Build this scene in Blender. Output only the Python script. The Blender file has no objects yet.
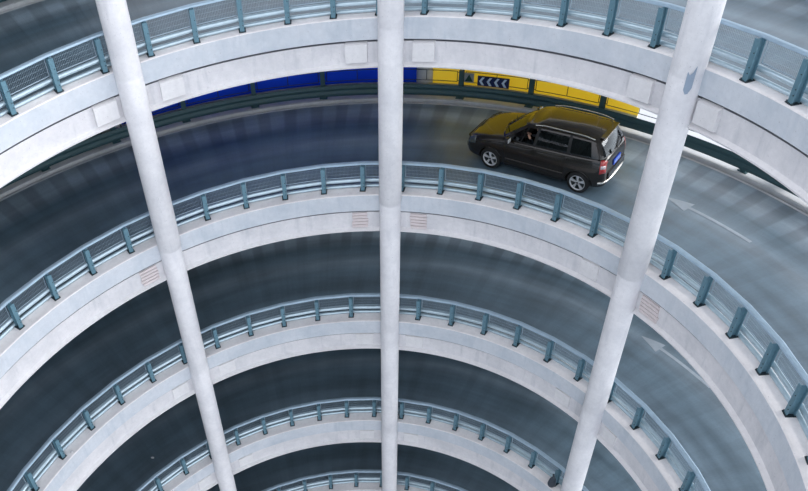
import bpy, bmesh, math, random
from math import sin, cos, pi, radians as R
from mathutils import Vector, Matrix
random.seed(7)
U = 0.85                       # metres per layout unit
PITCH = 8.2504                 # rise per turn of the ramp
LIFT = {-2: -6.84, -1: -4.56, 0: -2.2803, 1: 0.0, 2: 2.4574, 3: 4.703, 4: 7.6767}
col = bpy.context.scene.collection
sc = bpy.context.scene

# ------------------------------------------------------------------ helpers
def zc(phi, lv):
    return PITCH * phi / 360.0 - lv * PITCH + LIFT[lv]
def hp(r, phi, dz, lv):
    a = R(phi)
    return Vector((U * r * sin(a), U * r * cos(a), U * (zc(phi, lv) + dz)))
def link(name, bm, mats, parent=None, smooth=False):
    bmesh.ops.recalc_face_normals(bm, faces=bm.faces[:])
    me = bpy.data.meshes.new(name); bm.to_mesh(me); bm.free()
    if not isinstance(mats, (list, tuple)): mats = [mats]
    for m in mats: me.materials.append(m)
    if smooth:
        for p in me.polygons: p.use_smooth = True
    o = bpy.data.objects.new(name, me); col.objects.link(o)
    if parent: o.parent = parent
    return o
def empty(name, loc=(0, 0, 0), rz=0):
    o = bpy.data.objects.new(name, None); col.objects.link(o)
    o.location = loc; o.rotation_euler = (0, 0, rz); o.empty_display_size = .2
    return o
def tag(o, label, cat, group=None):
    o['label'] = label; o['category'] = cat
    if group: o['group'] = group
    return o
def struct(o, label=None):
    o['kind'] = 'structure'
    if label: o['label'] = label
    return o
def box(bm, c, s, M=None, mi=0):
    x, y, z = s[0] / 2, s[1] / 2, s[2] / 2
    vs = []
    for dx in (-x, x):
        for dy in (-y, y):
            for dz in (-z, z):
                v = Vector((c[0] + dx, c[1] + dy, c[2] + dz))
                vs.append(bm.verts.new(M @ v if M else v))
    for f in ((0, 1, 3, 2), (4, 6, 7, 5), (0, 4, 5, 1), (2, 3, 7, 6), (0, 2, 6, 4), (1, 5, 7, 3)):
        bm.faces.new([vs[i] for i in f]).material_index = mi
    return vs
def tube(bm, a, b, r0, r1=None, n=8, mi=0, cap=True):
    a, b = Vector(a), Vector(b); r1 = r0 if r1 is None else r1
    d = (b - a).normalized(); u = d.orthogonal().normalized(); w = d.cross(u)
    A = [bm.verts.new(a + (u * cos(t) + w * sin(t)) * r0) for t in [2 * pi * i / n for i in range(n)]]
    B = [bm.verts.new(b + (u * cos(t) + w * sin(t)) * r1) for t in [2 * pi * i / n for i in range(n)]]
    for i in range(n):
        bm.faces.new((A[i], A[(i + 1) % n], B[(i + 1) % n], B[i])).material_index = mi
    if cap:
        bm.faces.new(A[::-1]).material_index = mi; bm.faces.new(B).material_index = mi
def polytube(bm, pts, r, n=8, mi=0):
    pts = [Vector(p) for p in pts]; rings = []
    for i, p in enumerate(pts):
        d = (pts[min(i + 1, len(pts) - 1)] - pts[max(i - 1, 0)]).normalized()
        up = Vector((0, 0, 1)) if abs(d.z) < .9 else Vector((1, 0, 0))
        u = d.cross(up).normalized(); w = d.cross(u)
        rr = r[i] if isinstance(r, (list, tuple)) else r
        rings.append([bm.verts.new(p + (u * cos(2 * pi * k / n) + w * sin(2 * pi * k / n)) * rr) for k in range(n)])
    for a, b in zip(rings, rings[1:]):
        for k in range(n):
            bm.faces.new((a[k], a[(k + 1) % n], b[(k + 1) % n], b[k])).material_index = mi
    bm.faces.new(rings[0][::-1]); bm.faces.new(rings[-1])
def sweep(bm, prof, lv, p0, p1, step=1.0, mis=None, local=None):
    """sweep a closed (r, dz) profile along the ramp's helix"""
    n = max(1, int(round(abs(p1 - p0) / step))); m = len(prof)
    uv = bm.loops.layers.uv.verify(); rings = []
    for i in range(n + 1):
        ph = p0 + (p1 - p0) * i / n
        rings.append((ph, [bm.verts.new(hp(r, ph, dz, lv)) for r, dz in prof]))
    for (pa, a), (pb, b) in zip(rings, rings[1:]):
        for k in range(m):
            k2 = (k + 1) % m
            f = bm.faces.new((a[k], a[k2], b[k2], b[k]))
            if mis: f.material_index = mis[k]
            for l, (ph, kk) in zip(f.loops, ((pa, k), (pa, k2), (pb, k2), (pb, k))):
                l[uv].uv = (ph, prof[kk][0])
    for rg, rev in ((rings[0][1], True), (rings[-1][1], False)):
        f = bm.faces.new(rg[::-1] if rev else rg)
        if mis: f.material_index = mis[0]
def frame(r, phi, dz, lv):
    """matrix at a point on the ramp: x = tangential, y = outward, z = up (metres)"""
    a = R(phi); M = Matrix(((cos(a), sin(a), 0), (-sin(a), cos(a), 0), (0, 0, 1))).to_4x4()
    M.translation = hp(r, phi, dz, lv)
    return M

# ------------------------------------------------------------------ materials
def newmat(name):
    m = bpy.data.materials.new(name); m.use_nodes = True
    nt = m.node_tree; b = nt.nodes['Principled BSDF']
    return m, nt, b
def ramp(nt, src, stops):
    r = nt.nodes.new('ShaderNodeValToRGB'); e = r.color_ramp.elements
    while len(e) < len(stops): e.new(.5)
    for el, (p, c) in zip(e, stops): el.position = p; el.color = (*c, 1)
    nt.links.new(src, r.inputs[0]); return r.outputs[0]
def noise(nt, scale, detail=4, vec=None, rough=.55):
    n = nt.nodes.new('ShaderNodeTexNoise'); n.inputs['Scale'].default_value = scale
    n.inputs['Detail'].default_value = detail; n.inputs['Roughness'].default_value = rough
    if vec is not None: nt.links.new(vec, n.inputs['Vector'])
    return n.outputs[0]
def mixc(nt, fac, a, b, mode='MIX'):
    m = nt.nodes.new('ShaderNodeMix'); m.data_type = 'RGBA'; m.blend_type = mode
    for v, s in ((fac, m.inputs[0]), (a, m.inputs[6]), (b, m.inputs[7])):
        if hasattr(v, 'is_output'): nt.links.new(v, s)
        elif isinstance(v, (tuple, list)): s.default_value = (*v, 1)
        else: s.default_value = v
    return m.outputs[2]
def objvec(nt, scl=(1, 1, 1), kind='Object'):
    t = nt.nodes.new('ShaderNodeTexCoord'); mp = nt.nodes.new('ShaderNodeMapping')
    mp.inputs['Scale'].default_value = scl
    nt.links.new(t.outputs[kind], mp.inputs[0]); return mp.outputs[0]
def bump(nt, b, h, s=.3, d=.02):
    n = nt.nodes.new('ShaderNodeBump'); n.inputs['Strength'].default_value = s; n.inputs['Distance'].default_value = d
    nt.links.new(h, n.inputs['Height']); nt.links.new(n.outputs[0], b.inputs['Normal'])
def concrete(name, c, dirt=(.35, .38, .42), amt=.35, streak=.3):
    m, nt, b = newmat(name)
    v = objvec(nt)
    n1 = noise(nt, 1.3, 7, v, .62); n2 = noise(nt, 9, 5, v, .65); n3 = noise(nt, 1, 4, objvec(nt, (5, 5, .7)))
    d1 = ramp(nt, n1, [(.42, (0, 0, 0)), (.75, (1, 1, 1))])
    d2 = ramp(nt, n3, [(.55, (0, 0, 0)), (.72, (1, 1, 1))])
    cc = mixc(nt, n2, tuple(x * .86 for x in c), tuple(min(1, x * 1.1) for x in c))
    k = nt.nodes.new('ShaderNodeMath'); k.operation = 'MULTIPLY'; k.inputs[1].default_value = amt; nt.links.new(d1, k.inputs[0])
    cc = mixc(nt, k.outputs[0], cc, dirt)
    k = nt.nodes.new('ShaderNodeMath'); k.operation = 'MULTIPLY'; k.inputs[1].default_value = streak; nt.links.new(d2, k.inputs[0])
    cc = mixc(nt, k.outputs[0], cc, dirt)
    sp = ramp(nt, noise(nt, 28, 2, v), [(.27, (1, 1, 1)), (.31, (0, 0, 0))])
    k = nt.nodes.new('ShaderNodeMath'); k.operation = 'MULTIPLY'; k.inputs[1].default_value = .35; nt.links.new(sp, k.inputs[0])
    cc = mixc(nt, k.outputs[0], cc, (.2, .2, .22))
    nt.links.new(cc, b.inputs['Base Color']); b.inputs['Roughness'].default_value = .8
    bump(nt, b, n2, .35, .012)
    return m
def plain(name, c, rough=.5, metal=0, nz=.12, scale=12, coat=0, spec=None):
    m, nt, b = newmat(name)
    n = noise(nt, scale, 4, objvec(nt))
    cc = mixc(nt, n, tuple(x * (1 - nz) for x in c), tuple(min(1, x * (1 + nz)) for x in c))
    nt.links.new(cc, b.inputs['Base Color']); b.inputs['Roughness'].default_value = rough
    b.inputs['Metallic'].default_value = metal; b.inputs['Coat Weight'].default_value = coat
    if spec is not None: b.inputs['Specular IOR Level'].default_value = spec
    return m

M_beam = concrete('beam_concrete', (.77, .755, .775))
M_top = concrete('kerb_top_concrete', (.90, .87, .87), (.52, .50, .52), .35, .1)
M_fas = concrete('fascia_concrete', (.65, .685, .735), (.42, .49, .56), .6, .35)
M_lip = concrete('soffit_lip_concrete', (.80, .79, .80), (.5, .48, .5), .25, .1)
M_colm = concrete('column_concrete', (.86, .85, .87), (.50, .51, .56), .35, .25)
M_under = concrete('outer_concrete', (.58, .60, .62))
M_kerb = concrete('outer_kerb_concrete', (.62, .64, .66), (.25, .29, .32), .4, .1)
M_brick = concrete('exposed_block', (.74, .66, .66), (.5, .45, .45))
M_joint = plain('shaded_joint', (.30, .31, .34), .9)  # darkens the groove under the fascia to strengthen its shadow line
M_gut = plain('gutter_dark', (.025, .03, .035), .9)
M_rail = plain('blue_grey_rail_paint', (.42, .56, .68), .35, .3, .15, 6)
M_post = plain('teal_post_paint', (.125, .245, .31), .45, .2, .25, 9)
M_beamrail = plain('galvanised_blue_beam', (.54, .67, .74), .3, .6, .15, 8)
M_wire = plain('wire_mesh_steel', (.36, .46, .54), .4, .3)
M_oguard = plain('dark_teal_guard_paint', (.045, .105, .12), .5, .1, .2)
def sheet_mat(name, c, tr):
    m = plain(name, c, .45, 0, .06, 1.5); nt = m.node_tree; b = nt.nodes['Principled BSDF']; o = nt.nodes['Material Output']
    t = nt.nodes.new('ShaderNodeBsdfTranslucent'); t.inputs[0].default_value = (*c, 1); x = nt.nodes.new('ShaderNodeMixShader'); x.inputs[0].default_value = tr
    nt.links.new(b.outputs[0], x.inputs[1]); nt.links.new(t.outputs[0], x.inputs[2]); nt.links.new(x.outputs[0], o.inputs[0]); return m
M_blue = sheet_mat('blue_hoarding_sheet', (.006, .085, .72), .28)
M_yel = sheet_mat('yellow_hoarding_sheet', (1.0, .82, .14), .42)
M_pale = plain('pale_hoarding_edge', (.75, .70, .50), .6)
M_bolt = plain('dark_bolt_steel', (.05, .07, .08), .5, .6)
M_patch = concrete('patch_mortar', (.34, .42, .53), (.3, .36, .45), .3, .1)

def road_mat():
    m, nt, b = newmat('road_surface')
    uv = nt.nodes.new('ShaderNodeUVMap'); sep = nt.nodes.new('ShaderNodeSeparateXYZ')
    nt.links.new(uv.outputs[0], sep.inputs[0])
    def mapped(sx, sy):
        c = nt.nodes.new('ShaderNodeMapping'); c.inputs['Scale'].default_value = (sx, sy, 1)
        nt.links.new(uv.outputs[0], c.inputs[0]); return c.outputs[0]
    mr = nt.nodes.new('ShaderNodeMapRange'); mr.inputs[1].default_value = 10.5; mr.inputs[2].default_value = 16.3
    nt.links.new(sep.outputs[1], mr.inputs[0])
    # worn lanes: tyre paths dark, crown pale; outer edge paints in reflected sky light
    wear_sheen = ramp(nt, mr.outputs[0], [(.0, (.32,) * 3), (.12, (.36,) * 3), (.30, (.22,) * 3), (.42, (.26,) * 3), (.52, (.52,) * 3), (.60, (.24,) * 3), (.68, (.16,) * 3), (.80, (.85,) * 3), (.97, (.80,) * 3)])
    ns = noise(nt, 1, 5, mapped(.05, 1.6)); nt2 = noise(nt, 1, 4, mapped(.33, .10)); nf = noise(nt, 1, 6, mapped(6, 6), .7)
    n4 = noise(nt, 1, 3, mapped(.10, .30))
    base = mixc(nt, wear_sheen, (.085, .175, .245), (.52, .65, .77))
    cc = mixc(nt, .75, base, ramp(nt, ns, [(.3, (.45,) * 3), (.7, (1, 1, 1))]), 'MULTIPLY')
    cc = mixc(nt, .3, cc, ramp(nt, nt2, [(.35, (.55,) * 3), (.65, (1, 1, 1))]), 'MULTIPLY')
    cc = mixc(nt, .6, cc, ramp(nt, n4, [(.3, (.55,) * 3), (.7, (1, 1, 1))]), 'MULTIPLY')
    cc = mixc(nt, .35, cc, ramp(nt, nf, [(.3, (.6,) * 3), (.7, (1, 1, 1))]), 'MULTIPLY')
    # transverse stripes on the outer edge: reflections between posts painted into the colour
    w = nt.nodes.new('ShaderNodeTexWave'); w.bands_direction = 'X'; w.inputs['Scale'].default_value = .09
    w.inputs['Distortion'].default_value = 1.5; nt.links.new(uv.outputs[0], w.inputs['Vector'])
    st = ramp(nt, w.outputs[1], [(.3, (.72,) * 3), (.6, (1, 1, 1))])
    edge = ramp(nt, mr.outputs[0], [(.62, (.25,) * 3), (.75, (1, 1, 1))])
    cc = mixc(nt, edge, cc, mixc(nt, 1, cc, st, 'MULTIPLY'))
    nt.links.new(cc, b.inputs['Base Color'])
    nt.links.new(ramp(nt, ns, [(.3, (.30,) * 3), (.7, (.5,) * 3)]), b.inputs['Roughness']); b.inputs['IOR'].default_value = 1.65
    bump(nt, b, nf, .15, .01)
    return m
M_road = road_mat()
M_paint = plain('worn_road_paint', (.34, .40, .46), .6, 0, .25, 5)

# ------------------------------------------------------------------ setting
PA, PB = -118.0, 116.0
for lv in range(-1, 5):
    bm = bmesh.new()
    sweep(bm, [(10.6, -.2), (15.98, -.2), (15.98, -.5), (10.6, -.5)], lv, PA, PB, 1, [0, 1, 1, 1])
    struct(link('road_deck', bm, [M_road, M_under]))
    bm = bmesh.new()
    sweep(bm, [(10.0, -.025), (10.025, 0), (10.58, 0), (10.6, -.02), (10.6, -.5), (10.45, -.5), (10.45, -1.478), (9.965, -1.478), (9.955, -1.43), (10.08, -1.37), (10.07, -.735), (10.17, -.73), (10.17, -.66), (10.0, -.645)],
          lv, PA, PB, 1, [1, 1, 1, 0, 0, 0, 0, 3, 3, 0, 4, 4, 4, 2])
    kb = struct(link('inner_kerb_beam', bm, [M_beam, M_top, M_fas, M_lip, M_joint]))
    if 0 <= lv <= 3:
        pads = {0: [(-45.1, 3.6), (-34.5, 3.6), (-5.05, 3.5), (5.8, 3.5), (40.6, 3.6), (51.4, 3.4)],
                1: [(-45.2, 3.4), (-5.2, 3.2), (5.8, 3.3), (51.6, 4.0), (39.0, 3.4)],
                2: [(-45.2, 3.4), (-34.8, 3.4), (-5.0, 3.6), (5.8, 3.6), (39.5, 3.4), (51.5, 3)],
                3: [(-45.2, 3.4), (-34.8, 3.4), (-5.0, 3.4), (5.8, 3.4), (40.5, 3.4)]}[lv]
        for ph, w in pads:
            bm = bmesh.new()
            out = 9.96 if lv == 0 else 10.03
            if lv == 1 and ph != 39.0:
                for k in range(5):
                    zt = -.75 - k * .125
                    sweep(bm, [(out, zt - random.uniform(0, .02)), (10.09, zt), (10.09, zt - .1), (out, zt - .1)], lv, ph - w / 2 + random.uniform(0, .3), ph + w / 2 - random.uniform(0, .3), .6)
            else:
                sweep(bm, [(out, -.76), (10.09, -.72), (10.09, -1.34), (out, -1.30)], lv, ph - w / 2, ph + w / 2, .6)
            link('bearing_pad', bm, M_brick if (lv == 1 and ph != 39.0) else M_lip, kb)
    bm = bmesh.new()
    sweep(bm, [(15.98, -.2), (16.06, -.19), (16.08, -.30), (16.155, -.30), (16.16, -.13), (16.19, -.10), (17.2, -.10), (17.2, -1.3), (16.7, -1.3), (16.7, -.5), (15.98, -.5)],
          lv, PA, PB, 1, [0, 0, 1, 0, 0, 0, 2, 2, 2, 2, 0])
    struct(link('outer_kerb_beam', bm, [M_kerb, M_gut, M_under]))

# ground around and under the structure
bm = bmesh.new()
bmesh.ops.create_circle(bm, cap_ends=True, radius=260, segments=64)
bmesh.ops.translate(bm, verts=bm.verts[:], vec=(0, 0, -31 * U))
struct(link('ground', bm, concrete('ground_concrete', (.5, .52, .55))))
# dark wall added outside the left half as backdrop and light block
def added_outside_wall(a0, a1, top, mat):
    bm = bmesh.new(); n = 60; ring = []
    for i in range(n + 1):
        a = R(a0 + (a1 - a0) * i / n)
        ring.append([bm.verts.new((U * r * sin(a), U * r * cos(a), z * U)) for r, z in ((18.2, -31), (18.2, top), (18.9, top), (18.9, -31))])
    for a, b in zip(ring, ring[1:]):
        for k in range(4): bm.faces.new((a[k], a[(k + 1) % 4], b[(k + 1) % 4], b[k]))
    bm.faces.new(ring[0]); bm.faces.new(ring[-1][::-1])
    return struct(link('light_block_wall', bm, mat))
M_added_wall = plain('added_wall_dark_green_grey', (.05, .075, .08), .8)
added_outside_wall(-150, -37.7, 6, M_added_wall)
added_outside_wall(-37.7, 42, -9.2, M_added_wall)  # unseen low wall, added to keep outside light off the lower roadways

# ------------------------------------------------------------------ columns
def column(r, phi, rad, label, inner, mat):
    a = R(phi); o = empty('concrete_column', (U * r * sin(a), U * r * cos(a), -31 * U)); o.rotation_euler.z = -a
    tag(o, label, 'column', 'inner ramp columns' if inner else 'outer ramp columns')
    z0 = -31; prof = [(rad * (.95 if inner else 1), 0)]
    for lv in (4, 3, 2, 1, 0, -1, -2):
        zj = zc(phi, lv) - z0
        k = 1.0 if lv < 1 else .95
        if inner: prof += [(rad * k, zj - .22), (rad * k * .985, zj - .20), (rad * k * .985, zj - .17), (rad * (1.0 if lv < 2 else .95), zj - .15)]
    prof.append((rad, 44)); prof.sort(key=lambda t: t[1])
    bm = bmesh.new(); n = 32; rings = []
    for q, z in prof:
        rings.append([bm.verts.new((U * q * cos(2 * pi * k / n), U * q * sin(2 * pi * k / n), U * z)) for k in range(n)])
    for A, B in zip(rings, rings[1:]):
        for k in range(n):
            f = bm.faces.new((A[k], A[(k + 1) % n], B[(k + 1) % n], B[k])); f.smooth = True
    bm.faces.new(rings[0][::-1]); bm.faces.new(rings[-1])
    link('shaft', bm, mat, o)
    return o
column(9.9, -40.62, .355, 'tall round white concrete column at the left of the ramp, leaning left in view', True, M_colm)
column(9.9, .62, .355, 'tall round white concrete column in the middle, standing upright in view', True, M_colm)
cR = column(9.9, 47.19, .37, 'tall round white concrete column on the right, next to the car', True, M_colm)
column(16.95, .35, .33, 'grey outer column between the blue and the yellow hoarding', False, M_under)
column(16.95, 46.3, .33, 'grey outer column behind the guardrail to the right of the car', False, M_under)
column(16.95, -40.2, .33, 'grey outer column in shade behind the guardrail at far left', False, M_under)
# mortar patch on the right column at the upper kerb
bm = bmesh.new(); zb = zc(47.2, 0) + 31
ang = [R(t) for t in (-52, -44, -36, -27)]
lo = [-.42, -.52, -.50, -.36]; hi = [.02, -.06, .0, .16]
for q in (.374, .383):
    vs = [(bm.verts.new((U * q * cos(a), U * q * sin(a), U * (zb + l))), bm.verts.new((U * q * cos(a), U * q * sin(a), U * (zb + h)))) for a, l, h in zip(ang, lo, hi)]
    for a, b in zip(vs, vs[1:]): bm.faces.new((a[0], b[0], b[1], a[1]))
link('mortar_patch', bm, M_patch, cR)['label'] = 'blue grey mortar patch'

# ------------------------------------------------------------------ inner guardrails
def guard(lv, phase, step, a0, a1, label, dr=0.0):
    k0 = math.ceil((a0 - phase) / step); k1 = math.floor((a1 - phase) / step)
    first = phase + k0 * step; last = phase + k1 * step
    g = empty('guardrail', hp(10.3, (first + last) / 2, 0, lv))
    inv = Matrix.Translation(-g.location)
    tag(g, label, 'guardrail', 'inner guardrails round the light well')
    shift = lambda pr: [(r + dr, z) for r, z in pr]
    def fin(name, bm, mat, smooth=False):
        bmesh.ops.transform(bm, matrix=inv, verts=bm.verts[:])
        return link(name, bm, mat, g, smooth)
    bm = bmesh.new()
    sweep(bm, shift([(10.34, .93), (10.325, .95), (10.335, .99), (10.365, 1.005), (10.445, 1.005), (10.475, .99), (10.485, .95), (10.47, .93)]), lv, first, last, step)
    fin('top_rail', bm, M_rail)
    for z0, z1 in ((.215, .345), (.015, .115)):
        h = (z1 - z0); W = [(10.47, z0), (10.42, z0 + .06 * h), (10.392, z0 + .3 * h), (10.392, z0 + .7 * h), (10.42, z0 + .94 * h), (10.47, z1)]
        bm = bmesh.new()
        sweep(bm, shift(W + [(10.485, z1), (10.485, z0)]), lv, first, last, step)
        fin('crash_beam', bm, M_beamrail, True)
    # one bay of each repeated part is built at the origin frame, then copied along the helix
    def post_mesh():
        bm = bmesh.new()
        for yy in (10.215, 10.385):
            box(bm, (0, (yy - 10.3) * U, .47 * U), (.125 * U, .022 * U, .94 * U))
        box(bm, (0, 0, .47 * U), (.022 * U, .16 * U, .94 * U))
        box(bm, (0, 0, .012 * U), (.19 * U, .25 * U, .024 * U), mi=1)
        box(bm, (0, .11 * U, .28 * U), (.10 * U, .06 * U, .09 * U))
        box(bm, (0, .11 * U, .06 * U), (.10 * U, .06 * U, .09 * U))
        for x in (-.075, .075):
            for y in (-.10, .10): tube(bm, (x * U, y * U, .02 * U), (x * U, y * U, .055 * U), .016 * U, n=6, mi=1)
        for z in (.2, .33, .65): tube(bm, (.03 * U, -.09 * U, z * U), (.03 * U, -.112 * U, z * U), .013 * U, n=6, mi=1)
        return bm
    def mesh_panel(p):
        bm = bmesh.new(); a, b = p + .45, p + step - .45; h = .0034 * U
        def wire(A, B):
            tube(bm, A, B, h, n=4, cap=False)
        nv = 26
        for i in range(nv + 1):
            q = a + (b - a) * i / nv; wire(hp(10.452 + dr, q, .41, lv), hp(10.452 + dr, q, .91, lv))
        for z in (.53, .66, .79): wire(hp(10.455 + dr, a, z, lv), hp(10.455 + dr, b, z, lv))
        for z in (.40, .915): tube(bm, hp(10.455 + dr, a, z, lv), hp(10.455 + dr, b, z, lv), .014 * U, n=6)
        for q in (a, b): tube(bm, hp(10.455 + dr, q, .40, lv), hp(10.455 + dr, q, .915, lv), .014 * U, n=6)
        bmesh.ops.transform(bm, matrix=frame(10.3 + dr, p, 0, lv).inverted(), verts=bm.verts[:])
        return bm
    protoP = protoM = None
    for k in range(k0, k1 + 1):
        p = phase + k * step; F = inv @ frame(10.3 + dr, p, 0, lv)
        if protoP is None:
            protoP = P = link('post', post_mesh(), [M_post, M_bolt], g)
        else:
            P = protoP.copy(); col.objects.link(P); P.parent = g
        P.matrix_local = F
        if k < k1:
            if protoM is None: protoM = link('mesh_panel', mesh_panel(p), M_wire, g); Q = protoM
            else: Q = protoM.copy(); col.objects.link(Q); Q.parent = g
            Q.matrix_local = F
    return g
guard(0, 5.47, 7.0, -90, 96, 'topmost blue grey guardrail, on the kerb above the car', -.10)
guard(1, 2.28, 7.02, -105, 106, 'blue grey guardrail directly below the car, second from the top')
guard(2, 6.1, 6.96, -105, 100, 'blue grey guardrail on the third ramp level from the top')
guard(3, -3.4, 6.44, -90, 90, 'blue grey guardrail on the fourth ramp level, just above the lowest')
guard(4, -8.4, 6.6, -75, 75, 'lowest blue grey guardrail at the bottom edge of the view')

# ------------------------------------------------------------------ outer guardrails
def outer_guard(lv, label, a0=-104, a1=104):
    step = 9.1; phase = 5.35
    k0 = math.ceil((a0 - phase) / step); k1 = math.floor((a1 - phase) / step)
    first, last = phase + k0 * step, phase + k1 * step
    g = empty('outer_guardrail', hp(16.45, (first + last) / 2, -.10, lv)); inv = Matrix.Translation(-g.location)
    tag(g, label, 'guardrail', 'outer guardrails')
    bm = bmesh.new()
    W = [(16.31, .0), (16.33, .03), (16.26, .08), (16.26, .14), (16.33, .20), (16.33, .25), (16.26, .31), (16.26, .37), (16.33, .42), (16.31, .45)]
    sweep(bm, W + [(r + .015, z) for r, z in W[::-1]], lv, first - 2, last + 2, step / 4)
    bmesh.ops.transform(bm, matrix=inv, verts=bm.verts[:]); link('crash_beam', bm, M_oguard, g, True)
    proto = protoF = None
    for k in range(k0, k1 + 1):
        p = phase + k * step; F = inv @ frame(16.45, p, -.10, lv)
        if proto is None:
            bm = bmesh.new()
            for y in (-.09, .09): box(bm, (0, y * U, .58 * U), (.17 * U, .02 * U, 1.16 * U))
            box(bm, (0, 0, .58 * U), (.03 * U, .16 * U, 1.16 * U)); box(bm, (0, 0, .015 * U), (.3 * U, .3 * U, .03 * U))
            proto = P = link('post', bm, M_oguard, g)
        else:
            P = proto.copy(); col.objects.link(P); P.parent = g
        P.matrix_local = F
        if k < k1:
            if protoF is None:
                bm = bmesh.new(); fm = frame(16.45, p, -.10, lv).inverted()
                q0, q1 = p + .55, p + step - .55; r = .013 * U
                for z in (.56, .98):
                    polytube(bm, [hp(16.45, q0 + (q1 - q0) * i / 4, z, lv) for i in range(5)], r, 6)
                for q in (q0, (q0 + q1) / 2, q1): tube(bm, hp(16.45, q, .56, lv), hp(16.45, q, .98, lv), r, n=6)
                for q in (p, q1):
                    for z in (.6, .94): tube(bm, hp(16.45, q, z, lv), hp(16.45, q + .55, z, lv), r, n=6)
                bmesh.ops.transform(bm, matrix=fm, verts=bm.verts[:])
                protoF = Q = link('rail_frame', bm, M_bolt, g)
            else:
                Q = protoF.copy(); col.objects.link(Q); Q.parent = g
            Q.matrix_local = F
    return g
outer_guard(0, 'dark teal outer guardrail of the topmost roadway, top left corner', -104, 60)
outer_guard(1, 'dark teal outer guardrail behind the car in front of the hoardings')

# ------------------------------------------------------------------ hoardings and signs
def hoarding(lv, a, b, mat, name, label, group):
    g = empty(name, hp(16.85, (a + b) / 2, -.10, lv)); inv = Matrix.Translation(-g.location)
    tag(g, label, 'hoarding panel', group)
    bm = bmesh.new(); sweep(bm, [(16.84, .23), (16.88, .23), (16.88, 4.3), (16.84, 4.3)], lv, a + .04, b - .04, 1)
    bmesh.ops.transform(bm, matrix=inv, verts=bm.verts[:]); link('sheet', bm, mat, g)
    bm = bmesh.new(); sweep(bm, [(16.82, -.10), (16.90, -.10), (16.90, .23), (16.82, .23)], lv, a + .04, b - .04, 1)
    bmesh.ops.transform(bm, matrix=inv, verts=bm.verts[:]); link('base_rail', bm, M_pale if mat is M_yel else M_kerb, g)
blues = [(-38.9, -31.2, 'leftmost blue hoarding panel, next to the left column'), (-31.2, -22.1, 'blue hoarding panel, second from the left column'),
         (-22.1, -13.0, 'blue hoarding panel, third from the left column'), (-13.0, -.6, 'long blue hoarding panel behind the middle column')]
for a, b, l in blues: hoarding(1, a, b, M_blue, 'blue_hoarding', l, 'blue hoarding panels')
for a, b, l in [(1.28, 5.3, 'narrow yellow hoarding panel beside the grey outer column'), (5.3, 14.4, 'yellow hoarding panel behind the chevron sign'),
                (14.4, 23.5, 'yellow hoarding panel behind the car roof'), (23.5, 27.6, 'rightmost short yellow hoarding panel')]:
    hoarding(1, a, b, M_yel, 'yellow_hoarding', l, 'yellow hoarding panels')

M_navy = plain('navy_sign_sheet', (.006, .018, .09), .4)
M_white = plain('sign_white', (.55, .68, .85), .4)
M_grey = plain('sign_grey', (.26, .29, .30), .5)
M_tri = plain('sign_dark_green', (.015, .06, .04), .5)
s = empty('chevron_sign', hp(16.36, 9.55, .52, 1)); tag(s, 'navy chevron board with four pale arrows pointing left', 'sign')
inv = Matrix.Translation(-s.location)
bm = bmesh.new(); sweep(bm, [(16.37, .50), (16.40, .50), (16.40, .90), (16.37, .90)], 1, 7.5, 11.6, .7)
bmesh.ops.transform(bm, matrix=inv, verts=bm.verts[:]); link('board', bm, M_navy, s)
for k in range(4):
    c = 7.72 + k * .97; bm = bmesh.new(); w = .32; d = .36
    loop = [(c, .70), (c + d, .86), (c + d + w, .86), (c + w, .70), (c + d + w, .54), (c + d, .54)]
    A = [bm.verts.new(hp(16.355, q, z, 1)) for q, z in loop]; B = [bm.verts.new(hp(16.372, q, z, 1)) for q, z in loop]
    bm.faces.new((A[0], A[1], A[2], A[3])); bm.faces.new((A[0], A[3], A[4], A[5]))
    for i in range(6): bm.faces.new((A[i], A[(i + 1) % 6], B[(i + 1) % 6], B[i]))
    bmesh.ops.transform(bm, matrix=inv, verts=bm.verts[:]); link('chevron', bm, M_white, s)
s = empty('warning_sign', hp(16.36, 6.3, .6, 1)); tag(s, 'small grey square sign with a dark triangle, left of the chevron board', 'sign')
inv = Matrix.Translation(-s.location)
bm = bmesh.new(); sweep(bm, [(16.37, .60), (16.40, .60), (16.40, .97), (16.37, .97)], 1, 5.75, 7.0, .7)
bmesh.ops.transform(bm, matrix=inv, verts=bm.verts[:]); link('board', bm, M_grey, s)
bm = bmesh.new(); loop = [(5.85, .64), (6.90, .64), (6.38, .93)]
A = [bm.verts.new(hp(16.355, q, z, 1)) for q, z in loop]; B = [bm.verts.new(hp(16.372, q, z, 1)) for q, z in loop]
bm.faces.new(A)
for i in range(3): bm.faces.new((A[i], A[(i + 1) % 3], B[(i + 1) % 3], B[i]))
bmesh.ops.transform(bm, matrix=inv, verts=bm.verts[:]); link('triangle', bm, M_tri, s)

# ------------------------------------------------------------------ road arrows
def arrow(lv, tip, label):
    g_loc = hp(13.6, tip + 6, -.2, lv); bm = bmesh.new()
    def strip(pts):
        n = len(pts)
        for (q0, a0, b0), (q1, a1, b1) in zip(pts, pts[1:]):
            T = [hp(a0, q0, -.194, lv), hp(b0, q0, -.194, lv), hp(b1, q1, -.194, lv), hp(a1, q1, -.194, lv)]
            v = [bm.verts.new(t - g_loc) for t in T]
            bm.faces.new(v)
    m = 13.62
    strip([(tip, m - .01, m + .01), (tip + 1.7, m - .14, m + .14), (tip + 3.4, m - .26, m + .26)])
    strip([(tip + 3.4 + k, m - .06, m + .06) for k in range(0, 10)])
    o = link('road_arrow', bm, M_paint); o.location = g_loc
    tag(o, label, 'road marking', 'painted lane arrows')
arrow(1, 38.6, 'worn painted lane arrow on the roadway right of the car')
arrow(2, 41.0, 'worn painted lane arrow on the lower roadway behind the right column')

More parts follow.
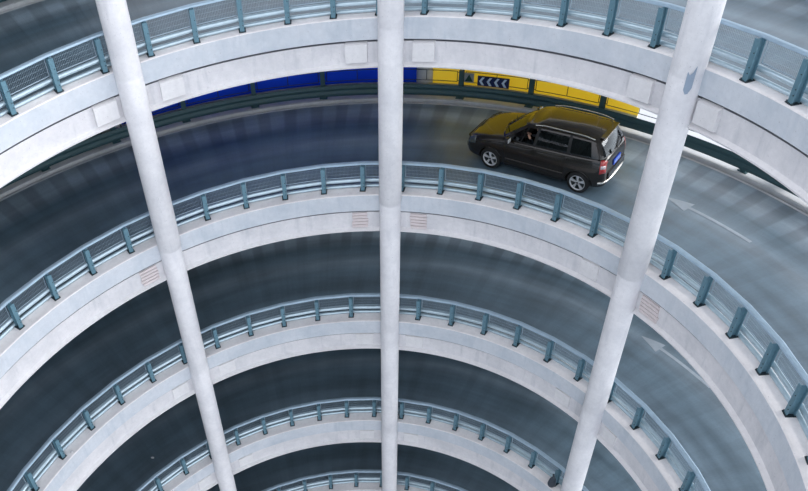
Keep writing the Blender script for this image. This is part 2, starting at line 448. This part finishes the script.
# ------------------------------------------------------------------ small stuff
def blob(name, loc, s, mat, label, cat, seed):
    rnd = random.Random(seed); bm = bmesh.new(); bmesh.ops.create_icosphere(bm, subdivisions=2, radius=1)
    for v in bm.verts:
        v.co = Vector((v.co.x * s[0], v.co.y * s[1], max(v.co.z, -.6) * s[2] + s[2] * .6)) * rnd.uniform(.8, 1.2)
    o = link(name, bm, mat); o.location = loc; tag(o, label, cat); return o
M_bag = plain('dark_bag_plastic', (.02, .035, .055), .35, 0, .3, 8)
M_paper = plain('litter_paper', (.7, .7, .72), .8)
b = empty('plastic_bag', hp(10.04, 41.75, .02, 3)); tag(b, 'dark plastic bag leaning on the guardrail post by the right column', 'bag')
bm = bmesh.new(); rnd = random.Random(3); bmesh.ops.create_icosphere(bm, subdivisions=3, radius=1)
for v in bm.verts:
    t = (v.co.z + 1) / 2; k = 1 - .45 * t
    v.co = Vector((v.co.x * .16 * k, v.co.y * .07 * k, t * .62)) * rnd.uniform(.94, 1.06)
link('sack', bm, M_bag, b, True)
bm = bmesh.new(); polytube(bm, [(0, 0, .58), (.02, .01, .64), (-.01, 0, .70)], [.03, .015, .035], 8); link('tied_neck', bm, M_bag, b)
blob('litter_scrap', hp(10.12, -69, .015, 2), (.05, .04, .025), M_paper, 'crumpled white paper scrap on the lower left kerb', 'litter', 1)
blob('litter_scrap', hp(12.0, -52, -.2, 3), (.06, .04, .02), M_paper, 'white paper scrap on the dark roadway at lower left', 'litter', 2)

# ------------------------------------------------------------------ car
M_car = plain('dark_brown_car_paint', (.014, .011, .009), .18, .0, .1, 3, .55)
M_trim = plain('black_car_trim', (.008, .009, .010), .45)
M_rubber = plain('grey_side_strip', (.06, .055, .05), .3)
M_tyre = plain('tyre_rubber', (.012, .013, .014), .8)
M_rim = plain('alloy_rim', (.75, .77, .80), .3, .35)
M_chrome = plain('satin_chrome', (.75, .74, .70), .22, .9)
M_seat = plain('dark_seat_cloth', (.02, .02, .022), .9)
M_red = plain('red_lamp', (.45, .03, .03), .2, 0, .1, 8, 1)
M_clear = plain('clear_lamp', (.65, .55, .58), .15, 0, .1, 8, 1)
M_hl = plain('headlamp_lens', (.10, .12, .13), .08, .3, .1, 8, 1)
M_plate = plain('blue_number_plate', (.01, .08, .62), .4)
def glass_mat():
    m = bpy.data.materials.new('tinted_car_glass'); m.use_nodes = True; nt = m.node_tree; nt.nodes.clear()
    o = nt.nodes.new('ShaderNodeOutputMaterial'); t = nt.nodes.new('ShaderNodeBsdfTransparent'); g = nt.nodes.new('ShaderNodeBsdfGlossy')
    t.inputs[0].default_value = (.22, .26, .28, 1); g.inputs[0].default_value = (.9, .95, 1, 1); g.inputs['Roughness'].default_value = .04
    f = nt.nodes.new('ShaderNodeFresnel'); f.inputs[0].default_value = 1.5
    x = nt.nodes.new('ShaderNodeMixShader')
    nt.links.new(f.outputs[0], x.inputs[0]); nt.links.new(t.outputs[0], x.inputs[1]); nt.links.new(g.outputs[0], x.inputs[2]); nt.links.new(x.outputs[0], o.inputs[0])
    return m
M_glass = glass_mat()

ST = [  # x, half width, top z, bottom z
    (2.20, .50, .56, .34), (2.16, .66, .66, .26), (2.06, .78, .77, .21), (1.88, .845, .86, .19), (1.6, .875, .93, .19), (1.3, .89, .985, .19),
    (1.0, .895, 1.03, .19), (.6, .897, 1.05, .19), (0, .9, 1.07, .19), (-.6, .9, 1.085, .19), (-1.1, .9, 1.10, .19), (-1.5, .893, 1.11, .19),
    (-1.85, .865, 1.12, .20), (-1.99, .80, 1.11, .22), (-2.07, .70, 1.08, .26), (-2.10, .60, 1.00, .34)]
def section(w, zt, zb):
    h = zt - zb
    return [(0, zb), (w - .16, zb), (w - .045, zb + .05), (w - .008, zb + .30 * h), (w, zb + .52 * h), (w - .012, zb + .66 * h), (w - .022, zb + .80 * h),
            (w - .055, zt - .055), (w - .12, zt - .005), (w - .30, zt + .022), (0, zt + .045)]
def stat(x):
    for a, b in zip(ST, ST[1:]):
        if b[0] <= x <= a[0]:
            t = (a[0] - x) / (a[0] - b[0]); return [a[i] + (b[i] - a[i]) * t for i in range(1, 4)]
    return list((ST[0] if x > 0 else ST[-1])[1:])
def skin(x, t, side, off=.008):
    """point on the lower body: x along the car, t = index along the section"""
    S = section(*stat(x)); i = min(int(t), len(S) - 2); f = t - i
    y = S[i][0] + (S[i + 1][0] - S[i][0]) * f; z = S[i][1] + (S[i + 1][1] - S[i][1]) * f
    dy, dz = S[i + 1][0] - S[i][0], S[i + 1][1] - S[i][1]; L = math.hypot(dy, dz)
    return Vector((x, side * (y + dz / L * off), z - dy / L * off))
def patch(bm, grid, thick=.02):
    """closed patch from a grid of points, thickened towards the car centre"""
    n, m = len(grid), len(grid[0]); c = Vector((0, 0, .7))
    A = [[bm.verts.new(p) for p in row] for row in grid]
    B = [[bm.verts.new(p + (c - p).normalized() * thick) for p in row] for row in grid]
    for i in range(n - 1):
        for j in range(m - 1):
            bm.faces.new((A[i][j], A[i + 1][j], A[i + 1][j + 1], A[i][j + 1])); bm.faces.new((B[i][j], B[i][j + 1], B[i + 1][j + 1], B[i + 1][j]))
    edge = [(0, j) for j in range(m)] + [(i, m - 1) for i in range(1, n)] + [(n - 1, j) for j in range(m - 2, -1, -1)] + [(i, 0) for i in range(n - 2, 0, -1)]
    for (i, j), (k, l) in zip(edge, edge[1:] + edge[:1]): bm.faces.new((A[i][j], A[k][l], B[k][l], B[i][j]))

car = empty('minivan'); tag(car, 'dark brown minivan driving down the ramp, yellow hoarding reflected on its roof', 'car')
def lower_body():
    bm = bmesh.new(); rings = []
    for x, w, zt, zb in ST:
        S = section(w, zt, zb); pts = [(y, z) for y, z in S] + [(-y, z) for y, z in S[-2:0:-1]]
        rings.append([bm.verts.new((x, y, z)) for y, z in pts])
    for a, b in zip(rings, rings[1:]):
        for k in range(len(a)): bm.faces.new((a[k], a[(k + 1) % len(a)], b[(k + 1) % len(a)], b[k]))
    bm.faces.new(rings[0]); bm.faces.new(rings[-1][::-1])
    bmesh.ops.recalc_face_normals(bm, faces=bm.faces[:])
    me = bpy.data.meshes.new('lower'); bm.to_mesh(me); bm.free(); o = bpy.data.objects.new('lower', me); col.objects.link(o)
    sb = o.modifiers.new('s', 'SUBSURF'); sb.levels = 2; sb.render_levels = 2
    bm = bmesh.new()
    for x in (1.29, -1.39):
        for sy in (-1, 1): tube(bm, (x, sy * .60, .315), (x, sy * 1.1, .315), .365, n=48)
    cm = bpy.data.meshes.new('cut'); bmesh.ops.recalc_face_normals(bm, faces=bm.faces[:]); bm.to_mesh(cm); bm.free(); c = bpy.data.objects.new('cut', cm); col.objects.link(c)
    md = o.modifiers.new('b', 'BOOLEAN'); md.object = c; md.operation = 'DIFFERENCE'; md.solver = 'EXACT'
    dg = bpy.context.evaluated_depsgraph_get(); dg.update()
    res = bpy.data.meshes.new_from_object(o.evaluated_get(dg)); bpy.data.objects.remove(o); bpy.data.objects.remove(c)
    bm = bmesh.new(); bm.from_mesh(res)
    kill = [f for f in bm.faces if f.normal.z > .7 and f.calc_center_median().z > .95 and -2.0 < f.calc_center_median().x < .88 and abs(f.calc_center_median().y) < .77]
    bmesh.ops.delete(bm, geom=kill, context='FACES')
    return bm
RING = [  # base x, y, z ; top x, y, z
    ((1.16, 0, 1.05), (.34, 0, 1.545)), ((1.11, .36, 1.05), (.32, .28, 1.54)), ((.97, .67, 1.035), (.25, .53, 1.52)), ((.84, .775, 1.03), (.13, .605, 1.515)),
    ((.35, .825, 1.04), (.03, .63, 1.53)), ((-.02, .835, 1.055), (-.10, .64, 1.545)), ((-.11, .835, 1.06), (-.18, .645, 1.55)),
    ((-.55, .835, 1.07), (-.6, .65, 1.56)), ((-1.0, .83, 1.085), (-1.02, .65, 1.56)), ((-1.10, .83, 1.09), (-1.10, .65, 1.558)),
    ((-1.70, .80, 1.10), (-1.60, .63, 1.54)), ((-1.92, .745, 1.10), (-1.76, .585, 1.525)), ((-2.0, .67, 1.10), (-1.81, .52, 1.52)),
    ((-2.07, .33, 1.10), (-1.86, .28, 1.53)), ((-2.09, 0, 1.12), (-1.875, 0, 1.535))]
def gpt(i, v):
    b, t = Vector(RING[i][0]), Vector(RING[i][1]); p = b.lerp(t, v); k = sin(pi * v) * .022
    d = Vector((p.x - (-.9), p.y * 2.4, 0)).normalized(); return p + d * k
GL = {'windscreen': [(0, 1), (1, 2)], 'front_side_window': [(3, 4), (4, 5)], 'rear_side_window': [(6, 7), (7, 8)], 'quarter_window': [(9, 10)], 'rear_window': [(12, 13), (13, 14)]}
def cabin(bm):
    rows = [0, .07, .30, .6, .89, 1.0]; isg = {s for v in GL.values() for s in v}
    for side in (1, -1):
        mir = lambda p: Vector((p.x, p.y * side, p.z))
        for i in range(14):
            for a, b in zip(rows, rows[1:]):
                if (i, i + 1) in isg and a >= .07 and b <= .89: continue
                f = bm.faces.new([bm.verts.new(mir(q)) for q in (gpt(i, a), gpt(i + 1, a), gpt(i + 1, b), gpt(i, b))])
                if i in (5, 8): f.material_index = 1
                if (i, i + 1) in isg and i > 2 and i < 11 and b <= .07: f.material_index = 1
            # roof
            P = []
            for k, (s, h) in enumerate(((1, 0), (.93, .022), (.78, .045), (.4, .068), (0, .075))):
                row = []
                for j in (i, i + 1):
                    t = Vector(RING[j][1]); cx = max(min(t.x, .34), -1.875); e = min(1, min(abs(cx - .42), abs(cx + 1.93)) / .5)
                    x2 = cx + ((-.8) - cx) * .0
                    row.append(mir(Vector((x2, t.y * s, t.z + h * e))))
                P.append(row)
            for A, B in zip(P, P[1:]):
                vs = [A[0], A[1], B[1], B[0]]
                if (A[0] - A[1]).length < 1e-5 and (B[0] - B[1]).length < 1e-5: continue
                f = bm.faces.new([bm.verts.new(q) for q in vs]); f.smooth = True
bm = lower_body(); cabin(bm); bmesh.ops.remove_doubles(bm, verts=bm.verts[:], dist=.0008)
body = link('body', bm, [M_car, M_trim], car)
for p in body.data.polygons: p.use_smooth = True
for name, segs in GL.items():
    for side in (1, -1):
        if name in ('windscreen', 'rear_window') and side == -1: continue
        bm = bmesh.new()
        for sd in ((1, -1) if name in ('windscreen', 'rear_window') else (side,)):
            for i, j in segs:
                vv = [.07, .3] if (name == 'front_side_window' and side == 1) else [.07, .3, .6, .89]
                for a, b in zip(vv, vv[1:]):
                    q = [gpt(i, a), gpt(j, a), gpt(j, b), gpt(i, b)]
                    bm.faces.new([bm.verts.new((p.x, p.y * sd, p.z)) for p in q])
        bmesh.ops.remove_doubles(bm, verts=bm.verts[:], dist=.0008)
        g = link(name, bm, M_glass, car, True)
        if name == 'front_side_window' and side == 1:
            bm = bmesh.new(); tube(bm, (.36, .832, 1.075), (.16, .715, 1.50), .014, n=6); link('window_divider', bm, M_trim, g)
# inside
bm = bmesh.new(); box(bm, (.72, 0, .93), (.45, 1.4, .16)); box(bm, (.55, .38, 1.02), (.2, .35, .07)); link('dashboard', bm, M_seat, car)
for x, y in ((.0, .38), (.0, -.38), (-.9, .42), (-.9, 0), (-.9, -.42)):
    bm = bmesh.new(); box(bm, (x + .18, y, .58), (.5, .42, .14))
    Mx = Matrix.Translation((x - .1, y, .62)) @ Matrix.Rotation(R(-14), 4, 'Y')
    box(bm, (0, 0, .28), (.12, .42, .56), Mx); box(bm, (0, 0, .66), (.08, .24, .16), Mx)
    bmesh.ops.bevel(bm, geom=bm.edges[:], offset=.025, segments=2, affect='EDGES'); link('seat', bm, M_seat, car)
bm = bmesh.new(); c = Vector((.42, .38, .98)); Rm = Matrix.Rotation(R(-62), 3, 'Y')
ring = [c + Rm @ Vector((.185 * cos(t), .185 * sin(t), 0)) for t in [2 * pi * k / 24 for k in range(25)]]
polytube(bm, ring, .014, 6)
for t in (0, 2.2, 4.1): tube(bm, c, c + Rm @ Vector((.18 * cos(t), .18 * sin(t), 0)), .014, n=6)
tube(bm, c, (.6, .38, .9), .03); link('steering_wheel', bm, M_trim, car)
# wheels
def wheel(x, sy):
    w = empty('wheel'); w.parent = car; w.location = (x, sy * .785, .315); w.rotation_euler = (0, 0, 0 if sy > 0 else pi)
    def lathe(bm, prof, n=48):
        rg = [[bm.verts.new((q * cos(2 * pi * k / n), y, q * sin(2 * pi * k / n))) for k in range(n)] for q, y in prof]
        for a, b in zip(rg, rg[1:]):
            for k in range(n): bm.faces.new((a[k], a[(k + 1) % n], b[(k + 1) % n], b[k])).smooth = True
    bm = bmesh.new(); lathe(bm, [(.205, -.1), (.29, -.105), (.31, -.09), (.316, -.05), (.316, .05), (.31, .09), (.29, .105), (.212, .1), (.205, -.1)]); link('tyre', bm, M_tyre, w)
    rim = None
    bm = bmesh.new(); lathe(bm, [(.200, .07), (.19, .0), (.19, -.08), (.2, -.09)]); link('rim_barrel', bm, M_bolt, w)
    bm = bmesh.new(); lathe(bm, [(.214, .098), (.222, .108), (.210, .110), (.198, .092), (.200, .07)])
    tube(bm, (0, .03, 0), (0, .1, 0), .05, .042, 20)
    for k in range(5):
        a = 2 * pi * k / 5 + .3
        for d in (-.13, .13):
            p0 = Vector((.04 * cos(a), .085, .04 * sin(a))); p1 = Vector((.205 * cos(a + d), .088, .205 * sin(a + d)))
            e = Vector((-sin(a), 0, cos(a)))
            vs = []
            for p, hw in ((p0, .015), (p1, .013)):
                for yy in (0, -.03):
                    for s_ in (-1, 1): vs.append(bm.verts.new(p + e * hw * s_ + Vector((0, yy, 0))))
            for f in ((0, 1, 3, 2), (4, 6, 7, 5), (0, 4, 5, 1), (2, 3, 7, 6), (0, 2, 6, 4), (1, 5, 7, 3)): bm.faces.new([vs[i] for i in f])
    rim = link('rim', bm, M_rim, w)
    bm = bmesh.new(); tube(bm, (0, -.06, 0), (0, -.01, 0), .12, n=32); link('brake_disc', bm, M_bolt, w)
    bm = bmesh.new(); tube(bm, (0, .1, 0), (0, .108, 0), .03, .026, 16); link('hub_cap', bm, M_trim, w)
for x in (1.29, -1.39):
    for sy in (1, -1): wheel(x, sy)
for side in (1, -1):
    bm = bmesh.new()                                    # headlamp wraps round the corner
    patch(bm, [[skin(x, t, side, .006) for t in (5.2, 6.2, 7.2, 7.9)] for x in (2.14, 2.06, 1.97, 1.88, 1.80)]); link('headlamp', bm, M_hl, car, True)
    bm = bmesh.new(); patch(bm, [[skin(x, t, side, .004) for t in (4.2, 5, 6, 7, 7.5)] for x in (-2.08, -2.05, -2.01, -1.96)]); tl = link('tail_lamp', bm, M_red, car, True)
    bm = bmesh.new(); patch(bm, [[skin(x, t, side, .011) for t in (5.3, 5.7, 6.1)] for x in (-2.075, -2.03, -1.98)]); link('reversing_lens', bm, M_clear, tl, True)
    bm = bmesh.new(); polytube(bm, [skin(x, 3.2, side, .006) for x in (.80, .4, 0, -.4, -.8, -.95)], .013, 6); link('side_moulding', bm, M_rubber, car)
    bm = bmesh.new(); patch(bm, [[skin(x, t, side, .004) for t in (1.7, 2.0, 2.4)] for x in (.85, .4, 0, -.4, -.9)]); link('sill', bm, M_trim, car)
    for xs in ((.86, .80), (-.09, -.10), (-1.02, -.96)):  # shut lines of the doors
        bm = bmesh.new(); polytube(bm, [skin(xs[0] + (xs[1] - xs[0]) * k / 6, 7.4 - k * .8, side, .0) for k in range(7)], .006, 5); link('door_gap', bm, M_trim, car)
    for x in (.14, -.84):
        bm = bmesh.new(); polytube(bm, [skin(x, 6.5, side, .0), skin(x - .02, 6.5, side, .035), skin(x - .16, 6.5, side, .035), skin(x - .18, 6.5, side, .0)], .014, 8); link('door_handle', bm, M_chrome if 0 else M_car, car)
    # roof rail
    bm = bmesh.new(); pts = []
    for k in range(15):
        t = k / 14; x = .02 - 1.72 * t; y = side * (.612 + .025 * sin(pi * t)); z = 1.565 + .045 * min(1, 6 * t, 6 * (1 - t)) + .02 * sin(pi * t); pts.append((x, y, z))
    polytube(bm, pts, .017, 8); link('roof_rail', bm, M_chrome, car)
    # mirror
    bm = bmesh.new(); bmesh.ops.create_uvsphere(bm, u_segments=16, v_segments=10, radius=1)
    for v in bm.verts: v.co = Vector((.66 + v.co.x * (.085 if v.co.x > 0 else .03), side * (.985 + v.co.y * .11), 1.125 + v.co.z * .075))
    box(bm, (.69, side * .88, 1.075), (.07, .16, .035)); mi = link('wing_mirror', bm, M_car, car, True)
    bm = bmesh.new(); box(bm, (.622, side * .985, 1.125), (.012, .16, .10)); link('mirror_glass', bm, M_rim, mi)
    bm = bmesh.new()
    pts = [(1.29 + .375 * cos(t), side * .885, .315 + .375 * sin(t)) for t in [pi * (k / 12) for k in range(13)]]; polytube(bm, pts, .012, 6)
    pts = [(-1.39 + .375 * cos(t), side * .885, .315 + .375 * sin(t)) for t in [pi * (k / 12) for k in range(13)]]; polytube(bm, pts, .012, 6)
    link('wheel_arch_trim', bm, M_car, car)
bm = bmesh.new(); polytube(bm, [(-1.93, -.82, .42), (-2.03, -.74, .42), (-2.09, -.58, .42), (-2.125, -.3, .42), (-2.13, 0, .42), (-2.125, .3, .42), (-2.09, .58, .42), (-2.03, .74, .42), (-1.93, .82, .42)], .035, 8)
link('rear_bumper_strip', bm, M_chrome, car, True)
bm = bmesh.new(); box(bm, (-2.09, 0, .55), (.08, 1.15, .26)); bmesh.ops.bevel(bm, geom=bm.edges[:], offset=.03, segments=2, affect='EDGES'); link('rear_bumper', bm, M_car, car)
bm = bmesh.new(); box(bm, (-2.115, 0, .80), (.02, .46, .15)); np_ = link('number_plate', bm, M_plate, car)
bm = bmesh.new(); box(bm, (2.17, 0, .62), (.08, .95, .12)); box(bm, (2.19, 0, .40), (.07, 1.1, .13)); link('grille', bm, M_trim, car)
for k in (-1, 0, 1):
    bm = bmesh.new(); box(bm, (2.212, 0, .62 + k * .035), (.01, .85, .012)); link('grille_bar', bm, M_chrome, car)
bm = bmesh.new(); box(bm, (-1.85, 0, 1.575), (.16, .96, .02)); bmesh.ops.bevel(bm, geom=bm.edges[:], offset=.008, segments=1, affect='EDGES'); link('roof_spoiler', bm, M_car, car)
bm = bmesh.new(); polytube(bm, [(-2.09, 0, 1.12), (-2.07, -.02, 1.2), (-2.03, -.36, 1.28)], .012, 6); link('rear_wiper', bm, M_trim, car)
for y0 in (.1, -.45):
    bm = bmesh.new(); polytube(bm, [(1.12, y0, 1.07), (1.0, y0 + .25, 1.15), (.93, y0 + .45, 1.19)], .011, 6); link('front_wiper', bm, M_trim, car)
bm = bmesh.new(); tube(bm, (-1.6, 0, 1.6), (-1.72, 0, 1.75), .006, .003, 6); link('aerial', bm, M_trim, car)
# numbers on the plate: pale strokes of illegible characters
bm = bmesh.new()
for k in range(7): box(bm, (-2.128, .18 - k * .06, .80), (.006, .012 if k % 2 else .028, .08))
link('plate_characters', bm, M_white, np_)

# place the car on the sloping roadway
phc = 21.6; rc = 13.22
pf, pr = hp(13.29, 14.6, -.2, 1), hp(13.17, 28.9, -.2, 1)
F = (pf - pr).normalized(); out = Vector((sin(R(phc)), cos(R(phc)), 0)); Lf = -(out - F * out.dot(F)).normalized(); Up = F.cross(Lf)
mid = (pf + pr) / 2
CM = Matrix((F * .965, Lf * .97, Up * .985)).transposed().to_4x4(); CM.translation = mid + F * .05
car.matrix_world = CM

# ------------------------------------------------------------------ driver
M_skin = plain('skin', (.50, .30, .21), .55); M_jacket = plain('dark_jacket', (.03, .035, .045), .8); M_hair = plain('black_hair', (.01, .009, .009), .6)
per = empty('person'); per.matrix_world = CM
tag(per, 'person in a dark jacket driving the brown car with left forearm raised', 'person')
def skinmesh(name, verts, edges, radii, mat, parent, sub=2):
    me = bpy.data.meshes.new(name); me.from_pydata(verts, edges, []); o = bpy.data.objects.new(name, me); col.objects.link(o)
    md = o.modifiers.new('k', 'SKIN'); me.skin_vertices[0].data[0].use_root = True
    for v, r in zip(me.skin_vertices[0].data, radii): v.radius = (r, r)
    sb = o.modifiers.new('s', 'SUBSURF'); sb.levels = sub
    dg = bpy.context.evaluated_depsgraph_get(); dg.update(); m2 = bpy.data.meshes.new_from_object(o.evaluated_get(dg)); bpy.data.objects.remove(o)
    m2.materials.clear(); m2.materials.append(mat)
    for p in m2.polygons: p.use_smooth = True
    q = bpy.data.objects.new(name, m2); col.objects.link(q); q.parent = parent; return q
V = [(.02, .38, .72), (-.03, .38, .92), (-.06, .38, 1.10), (-.05, .38, 1.21), (-.05, .56, 1.13), (.02, .70, .98), (.10, .73, 1.18), (-.05, .20, 1.13), (.12, .15, .95), (.32, .24, 1.0), (.28, .48, .70), (.30, .28, .70), (.62, .48, .62), (.62, .28, .62), (.70, .48, .34), (.70, .28, .34)]
Ed = [(0, 1), (1, 2), (2, 3), (2, 4), (4, 5), (5, 6), (2, 7), (7, 8), (8, 9), (0, 10), (0, 11), (10, 12), (11, 13), (12, 14), (13, 15)]
Rr = [.15, .14, .15, .06, .075, .05, .035, .075, .05, .035, .09, .09, .065, .065, .05, .05]
skinmesh('body', V, Ed, Rr, M_jacket, per)
def hand(wrist, d, up, s=1):
    d = Vector(d).normalized(); up = Vector(up).normalized(); sd = d.cross(up).normalized() * s; w = Vector(wrist)
    v = [w, w + d * .05, w + d * .085]; e = [(0, 1), (1, 2)]; r = [.024, .034, .034]
    for k, L in enumerate((.065, .075, .07, .055)):
        b = w + d * .085 + sd * (.033 - .022 * k); i = len(v)
        v += [b, b + d * L * .5 + up * .008, b + d * L * .85 - up * .012]; e += [(2, i), (i, i + 1), (i + 1, i + 2)]; r += [.010, .009, .008]
    i = len(v); v += [w + d * .03 + sd * .04, w + d * .065 + sd * .062]; e += [(1, i), (i, i + 1)]; r += [.012, .009]
    return v, e, r
for wr, d, up in (((.10, .73, 1.18), (.45, -.1, .6), (1, 0, -.6)), ((.32, .24, 1.0), (.8, .1, .3), (-.2, 0, 1))):
    v, e, r = hand(wr, d, up); skinmesh('hand', [tuple(q) for q in v], e, r, M_skin, per, 1)
bm = bmesh.new(); bmesh.ops.create_uvsphere(bm, u_segments=24, v_segments=18, radius=1)
for v in bm.verts:
    x, y, z = v.co; k = 1 - .22 * max(0, -z); v.co = Vector((-.02 + x * .098 * k, .38 + y * .076 * k, 1.335 + z * .118))
for c, s_ in (((.08, .38, 1.325), (.018, .012, .022)), ((-.02, .457, 1.33), (.016, .008, .028)), ((-.02, .303, 1.33), (.016, .008, .028)), ((.065, .38, 1.275), (.014, .026, .008))):
    q = bmesh.ops.create_uvsphere(bm, u_segments=8, v_segments=6, radius=1)['verts']
    for v in q: v.co = Vector((c[0] + v.co.x * s_[0], c[1] + v.co.y * s_[1], c[2] + v.co.z * s_[2]))
hd = link('head', bm, M_skin, per, True)
bm = bmesh.new()
for sy in (-.032, .032):
    q = bmesh.ops.create_uvsphere(bm, u_segments=8, v_segments=6, radius=.011)['verts']
    for v in q: v.co += Vector((.066, .38 + sy, 1.345))
link('eyes', bm, M_hair, hd)
bm = bmesh.new(); bmesh.ops.create_uvsphere(bm, u_segments=24, v_segments=18, radius=1)
bmesh.ops.delete(bm, geom=[v for v in bm.verts if v.co.z < .05 + .5 * v.co.x - (.5 if v.co.x < 0 else 0)], context='VERTS')
for v in bm.verts: v.co = Vector((-.025 + v.co.x * .106, .38 + v.co.y * .084, 1.34 + v.co.z * .126))
link('hair', bm, M_hair, hd, True)

# ------------------------------------------------------------------ light
w = bpy.data.worlds.new('World'); sc.world = w; w.use_nodes = True; nt = w.node_tree; bg = nt.nodes['Background']
tc = nt.nodes.new('ShaderNodeTexCoord'); sp = nt.nodes.new('ShaderNodeSeparateXYZ'); nt.links.new(tc.outputs['Generated'], sp.inputs[0])
mx = nt.nodes.new('ShaderNodeMapRange'); mx.inputs[1].default_value = -1; mx.inputs[2].default_value = 1; nt.links.new(sp.outputs[0], mx.inputs[0])
side = ramp(nt, mx.outputs[0], [(0, (.12, .24, .36)), (.5, (.35, .5, .64)), (.75, (1.3, 1.4, 1.5)), (1, (3.0, 3.2, 3.4))])
mz = nt.nodes.new('ShaderNodeMapRange'); mz.inputs[1].default_value = 0; mz.inputs[2].default_value = .5; nt.links.new(sp.outputs[2], mz.inputs[0])
zf = nt.nodes.new('ShaderNodeMath'); zf.operation = 'POWER'; zf.inputs[1].default_value = .7; zf.use_clamp = True; nt.links.new(mz.outputs[0], zf.inputs[0])
sky = mixc(nt, zf.outputs[0], side, (1.0, 1.03, 1.12))
nt.links.new(sky, bg.inputs[0]); bg.inputs[1].default_value = 1.0
sun = bpy.data.lights.new('Sun', 'SUN'); sun.energy = 2.6; sun.angle = R(40); sun.color = (1.0, .97, .95)
so = bpy.data.objects.new('Sun', sun); col.objects.link(so)
so.rotation_euler = Vector((.84, .22, .50)).to_track_quat('Z', 'Y').to_euler()

# ------------------------------------------------------------------ camera
f, pit, yaw, rol, cx, cy, cz = 7.8876, .7162, -.1636, .0185, 3.784, -9.5317, 6.9442
fw = Vector((sin(yaw) * cos(pit), cos(yaw) * cos(pit), -sin(pit))); rt = Vector((cos(yaw), -sin(yaw), 0)); up = rt.cross(fw)
r2 = rt * cos(rol) + up * sin(rol); u2 = -rt * sin(rol) + up * cos(rol)
cd = bpy.data.cameras.new('Camera'); cam = bpy.data.objects.new('Camera', cd); col.objects.link(cam)
CMx = Matrix((r2, u2, -fw)).transposed().to_4x4(); CMx.translation = Vector((cx, cy, cz)) * U; cam.matrix_world = CMx
cd.sensor_width = 36; cd.lens = f * 100 / 808 * 36; cd.clip_end = 600
sc.camera = cam
sc.view_settings.view_transform = 'Standard'; sc.view_settings.look = 'None'; sc.view_settings.gamma = 1; sc.view_settings.use_curve_mapping = False
sc.view_settings.exposure = .4
